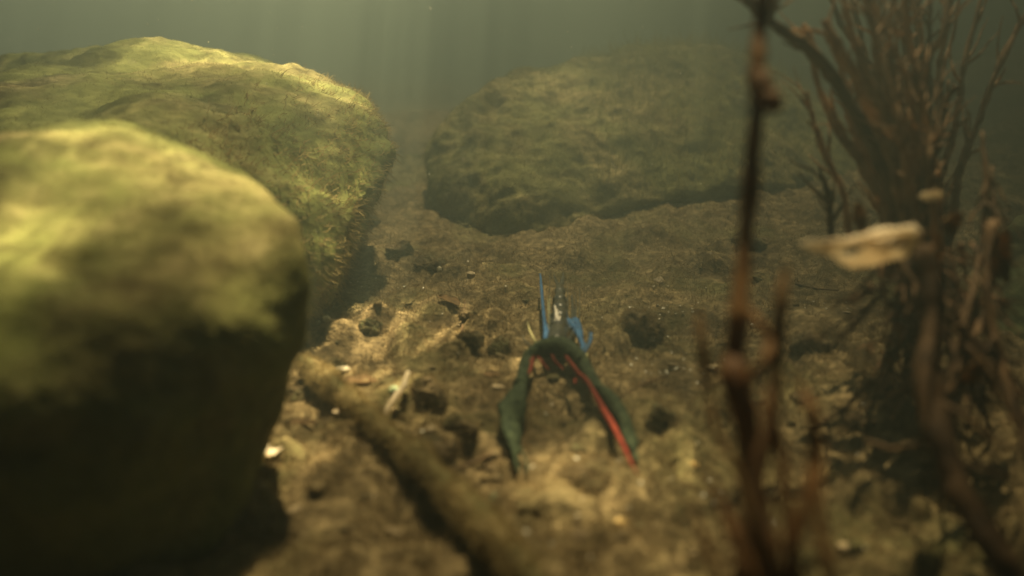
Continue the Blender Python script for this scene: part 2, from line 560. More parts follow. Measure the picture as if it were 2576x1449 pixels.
# near-left boulder
near_pts = P3([
    (-300, 360, .36), (0, 345, .37), (150, 335, .38), (300, 330, .385), (400, 350, .385), (520, 392, .385), (640, 428, .375), (720, 470, .37),
    (775, 540, .36), (800, 640, .35), (800, 740, .34),
    (-300, 330, .50), (200, 330, .50), (450, 360, .48), (640, 430, .45),
    (-400, 480, .325), (0, 480, .335), (250, 480, .34), (450, 500, .345), (620, 540, .345),
    (-400, 620, .29), (0, 620, .298), (250, 620, .305), (450, 640, .315), (640, 660, .325),
    (-400, 760, .265), (0, 760, .272), (250, 760, .283), (450, 760, .298), (650, 780, .315), (770, 850, .345),
    (-400, 900, .25), (0, 900, .26), (250, 900, .275), (450, 880, .295), (640, 900, .318),
    (-400, 1050, .245), (0, 1050, .256), (250, 1040, .275), (450, 1020, .30), (640, 1020, .325),
    (-400, 1200, .25), (0, 1200, .263), (300, 1200, .288), (520, 1200, .32), (745, 960, .36), (700, 1080, .36), (620, 1290, .35),
    (0, 1450, .285), (300, 1450, .30), (-400, 1450, .275), (520, 1420, .33),
])
near_pts += [Vector((-.15, .42, -.02)), Vector((-.40, .45, -.02)), Vector((-.40, .27, -.02)), Vector((-.16, .32, -.02))]
rk1 = rock_from_points('boulder', near_pts, M['rock_left'], 0.006, 22, [(0.11, 0.010, 3), (0.035, 0.0035, 3), (0.012, -0.0015, 2)], off=2.0)
tag(rk1, 'yellow-green mossy boulder nearest the lens, its undercut front face in black shade', 'boulder', 'boulders on the lake bed')

# boulder behind it on the left
back_spec = [
    (-300, 260, .60), (0, 195, .62), (120, 150, .64), (250, 118, .66), (350, 106, .68), (480, 110, .68), (600, 130, .68), (700, 150, .67), (800, 168, .66),
    (880, 212, .64), (950, 270, .62), (995, 325, .60), (1005, 380, .58), (975, 460, .57), (925, 550, .57), (875, 660, .56), (845, 760, .55),
    (-300, 330, .45), (0, 350, .46), (300, 350, .40), (600, 400, .48), (800, 500, .50), (860, 600, .50), (840, 700, .50),
    (-200, 200, .85), (350, 130, .88), (700, 170, .86), (900, 260, .80), (700, 900, .50)
]
back_pts = [at(a, b, min(d * 1.22 if b < 520 else d * 1.14, .97 * CAMZ / (SP + max(1, b - 724.5) / FOC * CP) if b > 640 else 9)) for a, b, d in back_spec]
back_pts += [Vector((-.21, .60, -.02)), Vector((-.26, .86, -.02)), Vector((-.6, .95, -.02)), Vector((-.6, .50, -.02)), Vector((-.20, .54, -.02))]
rk2 = rock_from_points('boulder', back_pts, M['rock_left'], 0.007, 6, [(0.12, 0.015, 3), (0.035, 0.006, 3), (0.012, -0.003, 2)], off=11.0)
tag(rk2, 'larger sunlit mossy boulder behind the nearest one, with a bristly right edge', 'boulder', 'boulders on the lake bed')

# far boulder in the middle
far_pts = P3([
    (1058, 390, .98), (1095, 325, 1.00), (1180, 235, 1.04), (1250, 180, 1.08), (1350, 150, 1.10), (1460, 138, 1.12), (1600, 116, 1.14), (1750, 112, 1.16),
    (1880, 135, 1.16), (1980, 190, 1.14), (2070, 260, 1.12), (2160, 340, 1.10), (2230, 430, 1.08),
    (1062, 470, .95), (1200, 515, .90), (1400, 470, .88), (1600, 480, .88), (1800, 470, .89), (1950, 470, .92),
    (1240, 420, .88), (1400, 330, .92), (1700, 330, .94), (1900, 380, .95), (1085, 560, .93), (1150, 600, .88), (1250, 625, .84), (1330, 595, .86),
    (1300, 200, 1.4), (1700, 140, 1.5), (2000, 220, 1.4), (1130, 370, 1.25),
])
far_pts += [Vector((-.03, 1.0, -.02)), Vector((.40, 1.02, .0)), Vector((.45, 1.4, -.02)), Vector((-.05, 1.4, -.02))]
rk3 = rock_from_points('boulder', far_pts, M['rock_far'], 0.010, 5, [(0.20, 0.026, 3), (0.06, 0.012, 3), (0.02, -0.007, 3)], off=23.0)
tag(rk3, 'big olive algae-covered boulder in the middle distance, overhanging the bed', 'boulder', 'boulders on the lake bed')

# foot of silt-covered rock in front of / under the big boulder
rk4 = rock_from_points('boulder', P3([(2330, 250, 1.6), (2450, 225, 1.65), (2576, 245, 1.6), (2700, 260, 1.6), (2250, 330, 1.5), (2300, 480, 1.4), (2600, 500, 1.35), (2800, 480, 1.4), (2400, 250, 2.0), (2700, 300, 2.0), (2250, 560, 1.5), (2750, 600, 1.4)]),
                       M['rock_far'], 0.016, 5, [(0.2, 0.03, 3), (0.06, 0.014, 3)], off=31.0)
tag(rk4, 'dim round boulder fading into dark water at the far right', 'boulder', 'boulders on the lake bed')

rk5 = rock_from_points('boulder', P3([(905, 425, 1.25), (960, 395, 1.3), (1030, 385, 1.3), (1080, 400, 1.3), (1120, 430, 1.3), (900, 500, 1.1), (1000, 500, 1.08), (1080, 520, 1.05), (900, 560, 1.1), (1000, 580, 1.05), (1100, 560, 1.1), (850, 420, 1.5), (1100, 410, 1.5)]),
                       M['rock_far'], 0.010, 4, [(0.1, 0.015, 3), (0.03, 0.008, 3)], off=37.0)
tag(rk5, 'low silted boulder seen through the gap between the sunlit and the big olive boulder', 'boulder', 'boulders on the lake bed')

for rk, n, L, W, mat, msk in (
    (rk1, 16000, .0032, .0004, 'fuzz_green', None),
    (rk2, 110000, .0026, .00028, 'fuzz_green', None),
    (rk3, 190000, .0042, .0004, 'fuzz_green', lambda c, n_: (c[:, 1] < 1.25) * 1.0 + .1),
    (rk4, 8000, .010, .0012, 'fuzz_green', None),
    (rk5, 9000, .008, .0009, 'fuzz_brown', None),
):
    p, nn = sample_surface(rk, n, msk)
    a = blades('algae', p, nn, L, W, M[mat], rk)
    tag(a, kind='stuff')
# bristles on the right flank of the second boulder and the top of the big one
p, nn = sample_surface(rk2, 9000, lambda c, n_: ((n_[:, 0] > 0.45) & (c[:, 0] > -.22)) * 1.0 + 1e-6)
tag(blades('bristles', p, nn, .0085, .0006, M['fuzz_tan'], rk2, spread=0.6), 'tan bristly algae along the right edge', kind='stuff')
p, nn = sample_surface(rk3, 5000, lambda c, n_: ((n_[:, 2] > 0.75) & (c[:, 0] > .10)) * 1.0 + 1e-6)
tag(blades('tufts', p, nn, .022, .0007, M['fuzz_green'], rk3, spread=0.5, droop=-.2), kind='stuff')

# algae over the bed
p, nn = sample_surface(bed, 330000, lambda c, n_: ((c[:, 1] > .1) & (c[:, 1] < 1.3) & (np.abs(c[:, 0]) < .15 + .75 * c[:, 1])) / np.maximum(c[:, 1], .3) ** 1.3)
keep = fbm(p, 0.05, 2, 0.5, 40.0) > -0.22
ba = blades('bed_algae', p[keep], nn[keep], .0052, .00042, M['fuzz_brown'], spread=1.4, droop=.1)
tag(ba, 'short brown algae growing over the silt', 'algae', kind='stuff')


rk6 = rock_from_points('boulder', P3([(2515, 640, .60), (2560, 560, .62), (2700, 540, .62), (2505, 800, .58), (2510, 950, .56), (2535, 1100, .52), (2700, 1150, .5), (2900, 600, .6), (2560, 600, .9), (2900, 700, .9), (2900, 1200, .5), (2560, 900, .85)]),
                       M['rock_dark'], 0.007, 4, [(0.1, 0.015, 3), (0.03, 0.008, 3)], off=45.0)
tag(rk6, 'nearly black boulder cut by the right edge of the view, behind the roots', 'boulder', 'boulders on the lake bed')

# ---------------------------------------------------------------- stones
def stone(px, py, wpx, hpx, mat, label, name='stone', cat='stone', sink=0.42, flat=0.5, fuzz=None, group='stones on the lake bed', seed=0):
    c = on_bed(px, py)
    d = (c - cam.location).length
    rx = wpx / 2 / FOC * d
    rz = hpx / 2 / FOC * d
    rs = random.Random(seed + int(px * 7 + py))
    pts = []
    for i in range(26):
        a = Vector((rs.gauss(0, 1), rs.gauss(0, 1), rs.gauss(0, 1))).normalized()
        pts.append(Vector((a.x * rx, a.y * rx * rs.uniform(.8, 1.0), a.z * max(rz, rx * flat))))
    o = rock_from_points(name, pts, M[mat], max(rx / 9, .0006), 2, [(rx * 1.2, rx * .40, 3), (rx * .3, rx * .12, 2)], off=px * .13)
    o.location = (c.x, c.y + rx * .3, c.z + rz * (1 - 2 * sink))
    tag(o, label, cat, group)
    if fuzz:
        p, nn = sample_surface(o, fuzz)
        tag(blades('algae', p, nn, .003, .0004, M['fuzz_brown'], o), kind='stuff')
    return o


stone(1610, 845, 130, 110, 'stone_brown', 'olive fuzzy stone right of the crayfish, under the big boulder', fuzz=5000)
stone(1180, 868, 80, 62, 'stone_dark', 'round dark stone left of the crayfish body', fuzz=900)
stone(1182, 800, 66, 44, 'stone_dark', 'small dark stone just behind the round dark one', fuzz=500)
stone(1000, 640, 90, 50, 'stone_dark', 'dark stone at the foot of the gap between boulders', fuzz=700)
stone(930, 575, 80, 60, 'stone_dark', 'grey-brown stone beside the bristly boulder edge', fuzz=700)
stone(1095, 1140, 130, 60, 'stone_dark', 'flat dark stone between the diagonal stick and the left claw', sink=.5, fuzz=900)
stone(1075, 1010, 100, 110, 'stone_brown', 'steep shaded stone right of the pale arched light line', fuzz=1600)
stone(1270, 890, 80, 60, 'stone_brown', 'fuzzy brown stone close behind the left claw', fuzz=1200)
stone(1160, 1080, 100, 60, 'stone_brown', 'brown silted stone left of the crayfish claw', fuzz=1200)
stone(1420, 900, 90, 50, 'stone_brown', 'low brown stone beneath the crayfish body', fuzz=900)
stone(1080, 672, 90, 44, 'stone_brown', 'brown rounded stone in front of the gap', fuzz=800)
stone(1655, 1080, 90, 120, 'stone_dark', 'dark upright stump-like stone beyond the right claw', fuzz=1200)
stone(1490, 1225, 190, 90, 'stone_brown', 'broad ochre lump of silt and stone under the claws', sink=.5, fuzz=4000)
stone(760, 870, 60, 60, 'stone_dark', 'dark stone tucked against the near boulder', fuzz=500)
stone(930, 830, 70, 50, 'stone_brown', 'silted stone in the striped ripple light behind the stick', fuzz=700)
stone(830, 930, 90, 46, 'stone_brown', 'pinkish silted stone at the upper end of the stick', fuzz=700)
stone(745, 1010, 80, 60, 'stone_brown', 'greenish mossy stone beside the near boulder foot', fuzz=900)
stone(2060, 880, 120, 50, 'stone_brown', 'grey-brown stone behind the tall stem, right side', fuzz=900)
stone(2180, 1080, 110, 60, 'stone_dark', 'dark green stone in front of the root tangle', fuzz=900)
stone(2030, 1010, 80, 40, 'stone_brown', 'low stone right of the tall stem', fuzz=600)
stone(1900, 620, 110, 50, 'stone_brown', 'brown stone under the right end of the overhang', fuzz=900)
stone(990, 992, 36, 30, 'pebble_green', 'pale green pebble right of the stick', 'pebble', 'pebble', .3, group='loose pebbles')
stone(822, 810, 22, 20, 'pebble_pale', 'shiny cream pebble beside the near boulder edge', 'pebble', 'pebble', .2, group='loose pebbles')
stone(800, 818, 18, 14, 'pebble_pale', 'tiny cream pebble touching the shiny cream one', 'pebble', 'pebble', .2, group='loose pebbles')
stone(860, 938, 38, 26, 'pebble_pale', 'bright whitish pebble at the upper end of the stick', 'pebble', 'pebble', .3, group='loose pebbles')
stone(1245, 1262, 30, 26, 'pebble_green', 'pale greenish pebble below the left claw tip', 'pebble', 'pebble', .3, group='loose pebbles')
stone(1560, 1330, 34, 34, 'pebble_ochre', 'round ochre pebble below the right claw', 'pebble', 'pebble', .3, group='loose pebbles')
stone(1625, 1315, 26, 20, 'pebble_pale', 'pale pebble right of the round ochre one', 'pebble', 'pebble', .3, group='loose pebbles')
stone(2100, 1205, 52, 24, 'pebble_ochre', 'elongated bright tan pebble right of the tall stem', 'pebble', 'pebble', .2, group='loose pebbles')
stone(1105, 685, 16, 20, 'pebble_pale', 'pale cream speck of a pebble in front of the gap', 'pebble', 'pebble', .2, group='loose pebbles')
stone(1690, 1212, 16, 14, 'pebble_pale', 'small pinkish white pebble past the right claw tip', 'pebble', 'pebble', .2, group='loose pebbles')
stone(1745, 1180, 30, 26, 'pebble_ochre', 'glossy amber pebble left of the tall stem', 'pebble', 'pebble', .3, group='loose pebbles')

gr = random.Random(5)
proto = None
spots = [(1650 + gr.gauss(0, 45), 790 + gr.gauss(0, 28)) for _ in range(26)] + [(1690 + gr.gauss(0, 60), 930 + gr.gauss(0, 18)) for _ in range(24)] \
    + [(960 + gr.gauss(0, 50), 725 + gr.gauss(0, 8)) for _ in range(10)] + [(gr.uniform(1050, 2200), gr.uniform(700, 1420)) for _ in range(60)] + [(2070 + gr.gauss(0, 60), 770 + gr.gauss(0, 15)) for _ in range(10)]
for (gx, gy) in spots:
    c = on_bed(gx, gy)
    if proto is None:
        pts = [Vector((gr.gauss(0, 1), gr.gauss(0, 1), gr.gauss(0, .6))).normalized() * .0015 for _ in range(14)]
        proto = rock_from_points('shell_fragment', pts, M['grit'], .0004, 0, [(.002, .0003, 2)])
        o = proto
    else:
        o = proto.copy()
        link(o)
    s = gr.uniform(.35, 1.0) * (0.7 + 0.5 * c.y)
    o.location = (c.x, c.y, c.z + .0022)
    o.scale = (s * gr.uniform(.7, 1.6), s, s * .6)
    o.rotation_euler = (gr.uniform(-.5, .5), gr.uniform(-.5, .5), gr.uniform(0, 6.28))
    tag(o, 'tiny white shell fragment lying on the brown silt', 'shell fragment', 'white shell grit on the bed')


protos = []
for k in range(6):
    pts = [Vector((gr.gauss(0, 1), gr.gauss(0, 1), gr.gauss(0, .6))).normalized() * .004 for _ in range(14)]
    protos.append(pts)
pm = []
for k in range(150):
    gx, gy = gr.uniform(700, 2400), 640 + 780 * gr.random() ** .8
    c = on_bed(gx, gy)
    if k < 6:
        o = rock_from_points('small_pebble', protos[k], M[('stone_brown', 'stone_brown', 'bed', 'stone_dark', 'bed', 'pebble_tan')[k]], .0007, 1, [(.004, .0008, 2)])
        pm.append(o)
    else:
        o = pm[k % 6].copy()
        link(o)
    s = gr.uniform(.4, 1.5) ** 1.3 * (0.6 + 0.5 * c.y)
    o.location = (c.x, c.y, c.z + .001 * s)
    o.scale = (s * gr.uniform(.8, 1.4), s, s * .7)
    o.rotation_euler = (gr.uniform(-.3, .3), gr.uniform(-.3, .3), gr.uniform(0, 6.28))
    tag(o, 'small brown silt-dusted pebble half sunk in the bed', 'pebble', 'small brown pebbles on the bed')

# ---------------------------------------------------------------- tubes for sticks, stems, legs
def catmull(P, n):
    P = [np.array(p, dtype=float) for p in P]
    P = [2 * P[0] - P[1]] + P + [2 * P[-1] - P[-2]]
    out = []
    for i in range(1, len(P) - 2):
        for t in np.linspace(0, 1, n, endpoint=False):
            a, b, c, d = P[i - 1], P[i], P[i + 1], P[i + 2]
            out.append(.5 * (2 * b + (c - a) * t + (2 * a - 5 * b + 4 * c - d) * t * t + (3 * b - a - 3 * c + d) * t ** 3))
    out.append(P[-2])
    return np.array(out)


def tube_data(pts, radii, n=8, seg=10, wob=0.0, ell=1.0, flat_axis=None, seed=0):
    """pts: list of points, radii: list; returns verts, quads (closed ends are collapsed)"""
    Q = catmull([[*p, r] for p, r in zip([tuple(p) for p in pts], radii)], n)
    C, R = Q[:, :3], np.maximum(Q[:, 3], 1e-5)
    T = np.gradient(C, axis=0)
    T /= np.maximum(np.linalg.norm(T, axis=1), 1e-9)[:, None]
    ref = np.array(flat_axis if flat_axis is not None else (0.1, 1.0, 0.2), dtype=float)
    A = np.cross(T, ref)
    A /= np.maximum(np.linalg.norm(A, axis=1), 1e-9)[:, None]
    B = np.cross(T, A)
    ang = np.linspace(0, 2 * math.pi, seg, endpoint=False)
    V = C[:, None] + R[:, None, None] * (np.cos(ang)[None, :, None] * A[:, None] + ell * np.sin(ang)[None, :, None] * B[:, None])
    V = V.reshape(-1, 3)
    if wob > 0:
        RR = np.repeat(R, seg)
        dirs = V - np.repeat(C, seg, 0)
        V = V + dirs * (wob * fbm(V, max(R.mean() * 2.5, 1e-4), 2, .6, seed * 3.1))[:, None]
    m = len(C)
    V = np.concatenate([V, C[:1], C[-1:]], 0)
    i = np.arange(m - 1)[:, None] * seg
    j = np.arange(seg)[None, :]
    f = np.stack([i + j, i + (j + 1) % seg, i + seg + (j + 1) % seg, i + seg + j], -1).reshape(-1, 4)
    e0 = np.stack([np.full(seg, m * seg), (np.arange(seg) + 1) % seg, np.arange(seg), np.full(seg, m * seg)], -1)
    o = (m - 1) * seg
    e1 = np.stack([np.full(seg, m * seg + 1), o + np.arange(seg), o + (np.arange(seg) + 1) % seg, np.full(seg, m * seg + 1)], -1)
    return V, f, e0[:, :3], e1[:, :3]


def tube(name, pts, radii, mat, parent=None, **kw):
    V, f, e0, e1 = tube_data(pts, radii, **kw)
    me = bpy.data.meshes.new(name)
    me.from_pydata(V.tolist(), [], f.tolist() + e0.tolist() + e1.tolist())
    me.update()
    me.polygons.foreach_set("use_smooth", np.full(len(me.polygons), True))
    me.materials.append(mat)
    return link(bpy.data.objects.new(name, me), parent)


def pxtube(name, spec, mat, parent=None, wscale=1.0, **kw):
    """spec: (px, py, depth, width in pixels)"""
    spec = [(a, b, d * (1.03 if name == 'stick' else 1.0), w * wscale) for a, b, d, w in spec]
    if wscale != 1.0:
        spec[-1] = (*spec[-1][:3], spec[-1][3] * .3)
        spec[-2] = (*spec[-2][:3], spec[-2][3] * .75)
    pts = [at(a, b, d) for a, b, d, w in spec]
    rad = [w / 2 / FOC * d for a, b, d, w in spec]
    if parent is not None:
        base = Vector(parent.location)
        pts = [p - base for p in pts]
    return tube(name, pts, rad, mat, parent, **kw)


# ---------------------------------------------------------------- diagonal stick
st = pxtube('stick', [(760, 905, .475, 40), (800, 945, .46, 76), (870, 1000, .43, 66), (960, 1075, .395, 66), (1060, 1165, .36, 80), (1150, 1255, .33, 92), (1240, 1350, .30, 106), (1330, 1450, .275, 116), (1420, 1560, .255, 116)],
            M['stick'], wscale=.74, wob=.7, seg=14, n=10, seed=3)
tag(st, 'algae-coated stick lying diagonally over the bed beside the near boulder', 'stick')
p, nn = sample_surface(st, 14000)
tag(blades('algae', p, nn, .0042, .0004, M['fuzz_tan'], st, spread=1.2), kind='stuff')

# ---------------------------------------------------------------- tall brown stem
root = empty('reed_stem', at(1930, 1500, .25), 'tall knotted brown stem standing upright in front of the big boulder', 'plant stem')
pxtube('stem', [(1925, -60, .26, 36), (1912, 60, .26, 40), (1905, 160, .255, 46), (1905, 200, .255, 60), (1908, 240, .255, 46), (1903, 300, .25, 40), (1893, 400, .25, 38), (1888, 470, .25, 54), (1880, 560, .25, 38), (1868, 680, .245, 42), (1858, 800, .24, 48), (1848, 900, .24, 58), (1850, 960, .235, 80), (1868, 1050, .235, 66), (1885, 1160, .235, 56), (1895, 1280, .235, 60), (1905, 1400, .235, 70), (1915, 1560, .235, 80)],
       M['stem'], root, wob=.35, seg=14, seed=5)
pxtube('knot', [(1905, 190, .253, 44), (1925, 235, .25, 62), (1950, 262, .248, 50), (1965, 268, .247, 26)], M['stem'], root, wob=.5, seg=12, seed=6)
pxtube('side_shoot', [(1860, 985, .233, 30), (1895, 945, .23, 34), (1925, 905, .23, 34), (1935, 860, .235, 40), (1910, 810, .235, 34), (1880, 770, .24, 20)], M['stem'], root, wscale=.75, wob=.35, seg=12, seed=7)
pxtube('side_shoot', [(1900, 1230, .235, 40), (1930, 1120, .23, 40), (1948, 1000, .23, 44), (1955, 880, .235, 44), (1965, 760, .235, 46), (1975, 690, .24, 36), (1980, 660, .24, 14)], M['flake'], root, wscale=.75, wob=.35, seg=12, seed=8)
pxtube('side_shoot', [(1930, 1450, .22, 40), (1900, 1330, .22, 36), (1860, 1200, .225, 30), (1800, 1080, .23, 22), (1785, 990, .235, 26), (1768, 880, .235, 40), (1758, 800, .24, 30), (1752, 760, .24, 12)], M['flake'], root, wscale=.75, wob=.35, seg=10, seed=9)

root = empty('dead_plant', at(1990, 1500, .22), 'clump of thin dead brown stems leaning around the foot of the tall stem', 'dead plant')
for i, sp in enumerate([
    [(2010, 1520, .21, 34), (2000, 1380, .21, 34), (2035, 1230, .215, 34), (2050, 1130, .22, 36), (2045, 1040, .22, 34), (2020, 980, .225, 30), (1995, 950, .225, 12)],
    [(1980, 1540, .21, 40), (1990, 1400, .21, 36), (1975, 1250, .215, 30), (1960, 1130, .22, 34), (1940, 1030, .22, 36), (1925, 960, .225, 14)],
    [(1900, 1540, .20, 50), (1880, 1430, .20, 46), (1840, 1330, .205, 40), (1800, 1240, .21, 26), (1780, 1160, .215, 14)],
    [(1830, 1540, .20, 30), (1800, 1440, .20, 28), (1760, 1330, .205, 22), (1725, 1230, .21, 12)],
    [(2080, 1540, .20, 40), (2085, 1430, .20, 36), (2060, 1330, .205, 30), (2065, 1200, .21, 24), (2075, 1100, .215, 10)],
    [(1960, 1540, .20, 40), (1950, 1400, .20, 42), (1925, 1300, .205, 40), (1905, 1180, .21, 34), (1925, 1060, .215, 26), (1890, 990, .22, 10)],
    [(1860, 1540, .19, 34), (1850, 1450, .19, 32), (1870, 1330, .195, 30), (1830, 1250, .20, 14)],
]):
    pxtube('stem', sp, M['stem_dark' if i in (2, 3, 5, 6) else 'stem'], root, wscale=.95, wob=.35, seg=10, seed=20 + i)

# ---------------------------------------------------------------- fan of dead branches, upper right
root = empty('dead_bush', at(2330, 760, .36), 'bush of dead brown branches fanning up towards the surface on the right', 'dead bush')
def twig_tree(name, path, mat, parent, rnd, side=7, slen=110, sw=6, seed=0):
    """one branch with its fine side twigs, a single mesh"""
    base = Vector(parent.location)
    VV, FF, off = [], [], 0

    def add(spec, seg):
        nonlocal off
        pts = [at(a, b, d) - base for a, b, d, w in spec]
        rad = [w / 2 / FOC * d for a, b, d, w in spec]
        V, f, e0, e1 = tube_data(pts, rad, n=6, seg=seg, wob=1.0, seed=seed)
        VV.append(V)
        FF.extend((f + off).tolist() + (e0 + off).tolist() + (e1 + off).tolist())
        off += len(V)
    add(path, 8)
    for _ in range(side):
        k = rnd.uniform(.15, .95) * (len(path) - 1)
        i0 = min(int(k), len(path) - 2)
        f_ = k - i0
        a = [path[i0][q] * (1 - f_) + path[i0 + 1][q] * f_ for q in range(4)]
        dx, dy = path[i0 + 1][0] - path[i0][0], path[i0 + 1][1] - path[i0][1]
        an = math.atan2(dy, dx) + rnd.choice([-1, 1]) * rnd.uniform(.25, .8)
        L = slen * rnd.uniform(.4, 1.2)
        x, y_, d = a[0], a[1], a[2]
        sp = []
        w0 = min(a[3] * .7, sw * rnd.uniform(.7, 1.6))
        for q in range(4):
            sp.append((x, y_, d, w0 * (1 - .25 * q)))
            x += math.cos(an) * L / 3; y_ += math.sin(an) * L / 3
            an += rnd.uniform(-.35, .35); d += rnd.uniform(-.008, .008)
        add(sp, 5)
    me = bpy.data.meshes.new(name)
    me.from_pydata(np.concatenate(VV).tolist(), [], FF)
    me.update()
    me.polygons.foreach_set("use_smooth", np.full(len(me.polygons), True))
    me.materials.append(mat)
    return link(bpy.data.objects.new(name, me), parent)


fan = [
    [(2290, 640, .42, 26), (2230, 430, .42, 26), (2140, 270, .41, 24), (2060, 150, .40, 22), (1960, 70, .39, 20), (1870, -10, .38, 18), (1830, -60, .38, 14)],
    [(2300, 560, .41, 26), (2250, 400, .41, 24), (2190, 290, .41, 22), (2150, 190, .40, 20), (2100, 110, .40, 24), (2075, 50, .40, 14)],
    [(2290, 500, .41, 22), (2250, 350, .41, 20), (2200, 240, .40, 20), (2160, 130, .40, 16), (2130, 40, .40, 14), (2110, -60, .40, 12)],
    [(2250, 560, .43, 18), (2170, 420, .43, 16), (2110, 320, .43, 16), (2060, 220, .43, 12), (2040, 100, .43, 14), (2020, 60, .43, 6)],
    [(2140, 620, .44, 14), (2120, 480, .44, 12), (2080, 400, .44, 12), (2045, 300, .44, 9), (2030, 230, .44, 5)],
    [(2090, 600, .44, 12), (2085, 500, .44, 12), (2060, 420, .44, 6)],
    [(1925, 60, .385, 16), (1945, 20, .385, 14), (1955, -50, .385, 12)],
    [(2330, 700, .43, 26), (2270, 560, .43, 28), (2230, 460, .43, 24), (2170, 380, .43, 20), (2130, 250, .43, 16), (2120, 150, .43, 6)],
]
fr = random.Random(21)
for k in range(34):
    x0 = fr.uniform(2225, 2375); d0 = fr.uniform(.38, .50); w0 = fr.uniform(14, 32)
    lean = fr.gauss(-45, 110); top = fr.choice([-60, -60, -60, -60, 40, 120, 200])
    sp = []
    for q in range(7):
        t = q / 6
        yy = 680 + fr.uniform(-20, 20) + (top - 680) * t
        sp.append((x0 + lean * t ** 1.5 + fr.gauss(0, 9), yy, d0 + fr.uniform(-.004, .004), w0 * (1 - .55 * t)))
    fan.append(sp)
for k in range(14):
    x0 = fr.uniform(2250, 2400); g_ = fr.uniform(-120, 140)
    fan.append([(x0, 640, .43, 26), (x0 + g_ * .3, 760, .43, 24), (x0 + g_ * .7, 880, .43, 18), (x0 + g_, 985, .43, 10)])
for i, sp in enumerate(fan):
    sp = [(a_, b_, c_, w_ * (1.4 if i < 8 else 1)) for a_, b_, c_, w_ in sp]
    twig_tree('branch', sp, M['branch' if i % 5 else 'root'], root, fr, side=9 if i > 7 else 6, sw=9, seed=40 + i)

# ---------------------------------------------------------------- root tangle, lower right
root = empty('root_tangle', at(2400, 1449, .30), 'dark tangle of roots and rotten twigs hanging at the right side', 'root tangle')
rr = random.Random(9)
main = [
    [(2330, 620, .34, 60), (2350, 800, .33, 80), (2330, 950, .31, 90), (2370, 1120, .29, 90), (2430, 1280, .27, 95), (2520, 1400, .255, 110), (2600, 1520, .245, 110)],
    [(2500, 560, .36, 60), (2480, 700, .35, 60), (2500, 860, .34, 70), (2560, 1050, .32, 80), (2640, 1250, .30, 80)],
    [(2250, 640, .36, 40), (2330, 760, .35, 50), (2440, 850, .34, 50), (2530, 960, .33, 40), (2620, 1040, .32, 40)],
    [(2470, 330, .40, 20), (2480, 450, .39, 34), (2470, 600, .38, 30), (2440, 760, .36, 34), (2400, 900, .35, 40), (2380, 1050, .34, 50)],
    [(2495, 420, .40, 16), (2500, 520, .39, 30), (2505, 660, .38, 30), (2470, 800, .36, 34), (2420, 900, .35, 40), (2390, 1050, .34, 50)],
]
for i, sp in enumerate(main):
    sp = [(a_, b_, c_, w_ * (.75 if i == 0 else .4)) for a_, b_, c_, w_ in sp]
    twig_tree('thick_root', sp, M['root_black' if i == 0 else 'root'], root, rr, side=14, slen=120, sw=10, seed=60 + i)
for i in range(70):
    x, y_, d = rr.uniform(2190, 2480), rr.uniform(600, 980), rr.uniform(.38, .40)
    a = rr.uniform(.2, 2.6)
    l = rr.uniform(60, 190)
    sp = []
    w = rr.uniform(6, 18)
    for k in range(5):
        sp.append((x, y_, d, w * (1 - .15 * k)))
        x += math.cos(a) * l * .3
        y_ += math.sin(a) * l * .3
        a += rr.uniform(-.22, .22)
        d += rr.uniform(-.008, .008)
    twig_tree('rootlet', sp, M[rr.choice(['root', 'root', 'stem_dark', 'root_black'])], root, rr, side=5, slen=70, sw=5, seed=100 + i)
for i, sp in enumerate([
    [(2180, 1110, .32, 14), (2250, 1130, .31, 20), (2330, 1120, .30, 18), (2440, 1170, .29, 22), (2576, 1210, .28, 26)],
    [(2360, 1010, .30, 24), (2430, 1050, .29, 24), (2500, 1110, .285, 24), (2600, 1140, .28, 24)],
    [(2430, 870, .32, 30), (2480, 930, .315, 34), (2520, 1000, .31, 24), (2560, 1060, .305, 12)],
]):
    pxtube('rootlet', sp, M['root'], root, wscale=.7, wob=.9, seg=8, seed=170 + i)


def flake(cx, cy, d, wpx, hpx, ang, mat, label, name='leaf_scrap'):
    """small curled scrap of dead leaf with thickness"""
    c = at(cx, cy, d)
    rx, ry = wpx / 2 / FOC * d, hpx / 2 / FOC * d
    V, Fc = [], []
    nu, nv = 13, 9
    for s in (1, -1):
        for i in range(nu):
            for j in range(nv):
                a, b = i / (nu - 1) * 2 - 1, j / (nv - 1) * 2 - 1
                w = math.sqrt(max(0, 1 - abs(a) ** 2.2)) * .96 + .04
                x, z = a * rx, b * w * ry * (1 + .15 * math.sin(a * 7))
                yy = -.35 * ry * b * b + .25 * rx * a * a + s * .0004 + .1 * ry * math.sin(5 * a + 3 * b)
                V.append((x * math.cos(ang) - z * math.sin(ang), yy, x * math.sin(ang) + z * math.cos(ang)))
    for s in (0, 1):
        for i in range(nu - 1):
            for j in range(nv - 1):
                q = [s * nu * nv + k for k in (i * nv + j, (i + 1) * nv + j, (i + 1) * nv + j + 1, i * nv + j + 1)]
                Fc.append(q if s else q[::-1])
    for i in range(nu - 1):
        for j in (0, nv - 1):
            q = [i * nv + j, (i + 1) * nv + j, nu * nv + (i + 1) * nv + j, nu * nv + i * nv + j]
            Fc.append(q)
    o = mesh_obj(name, V, Fc, M[mat])
    o.location = c
    return tag(o, label, 'leaf scrap', 'scraps of dead leaf caught in the roots')


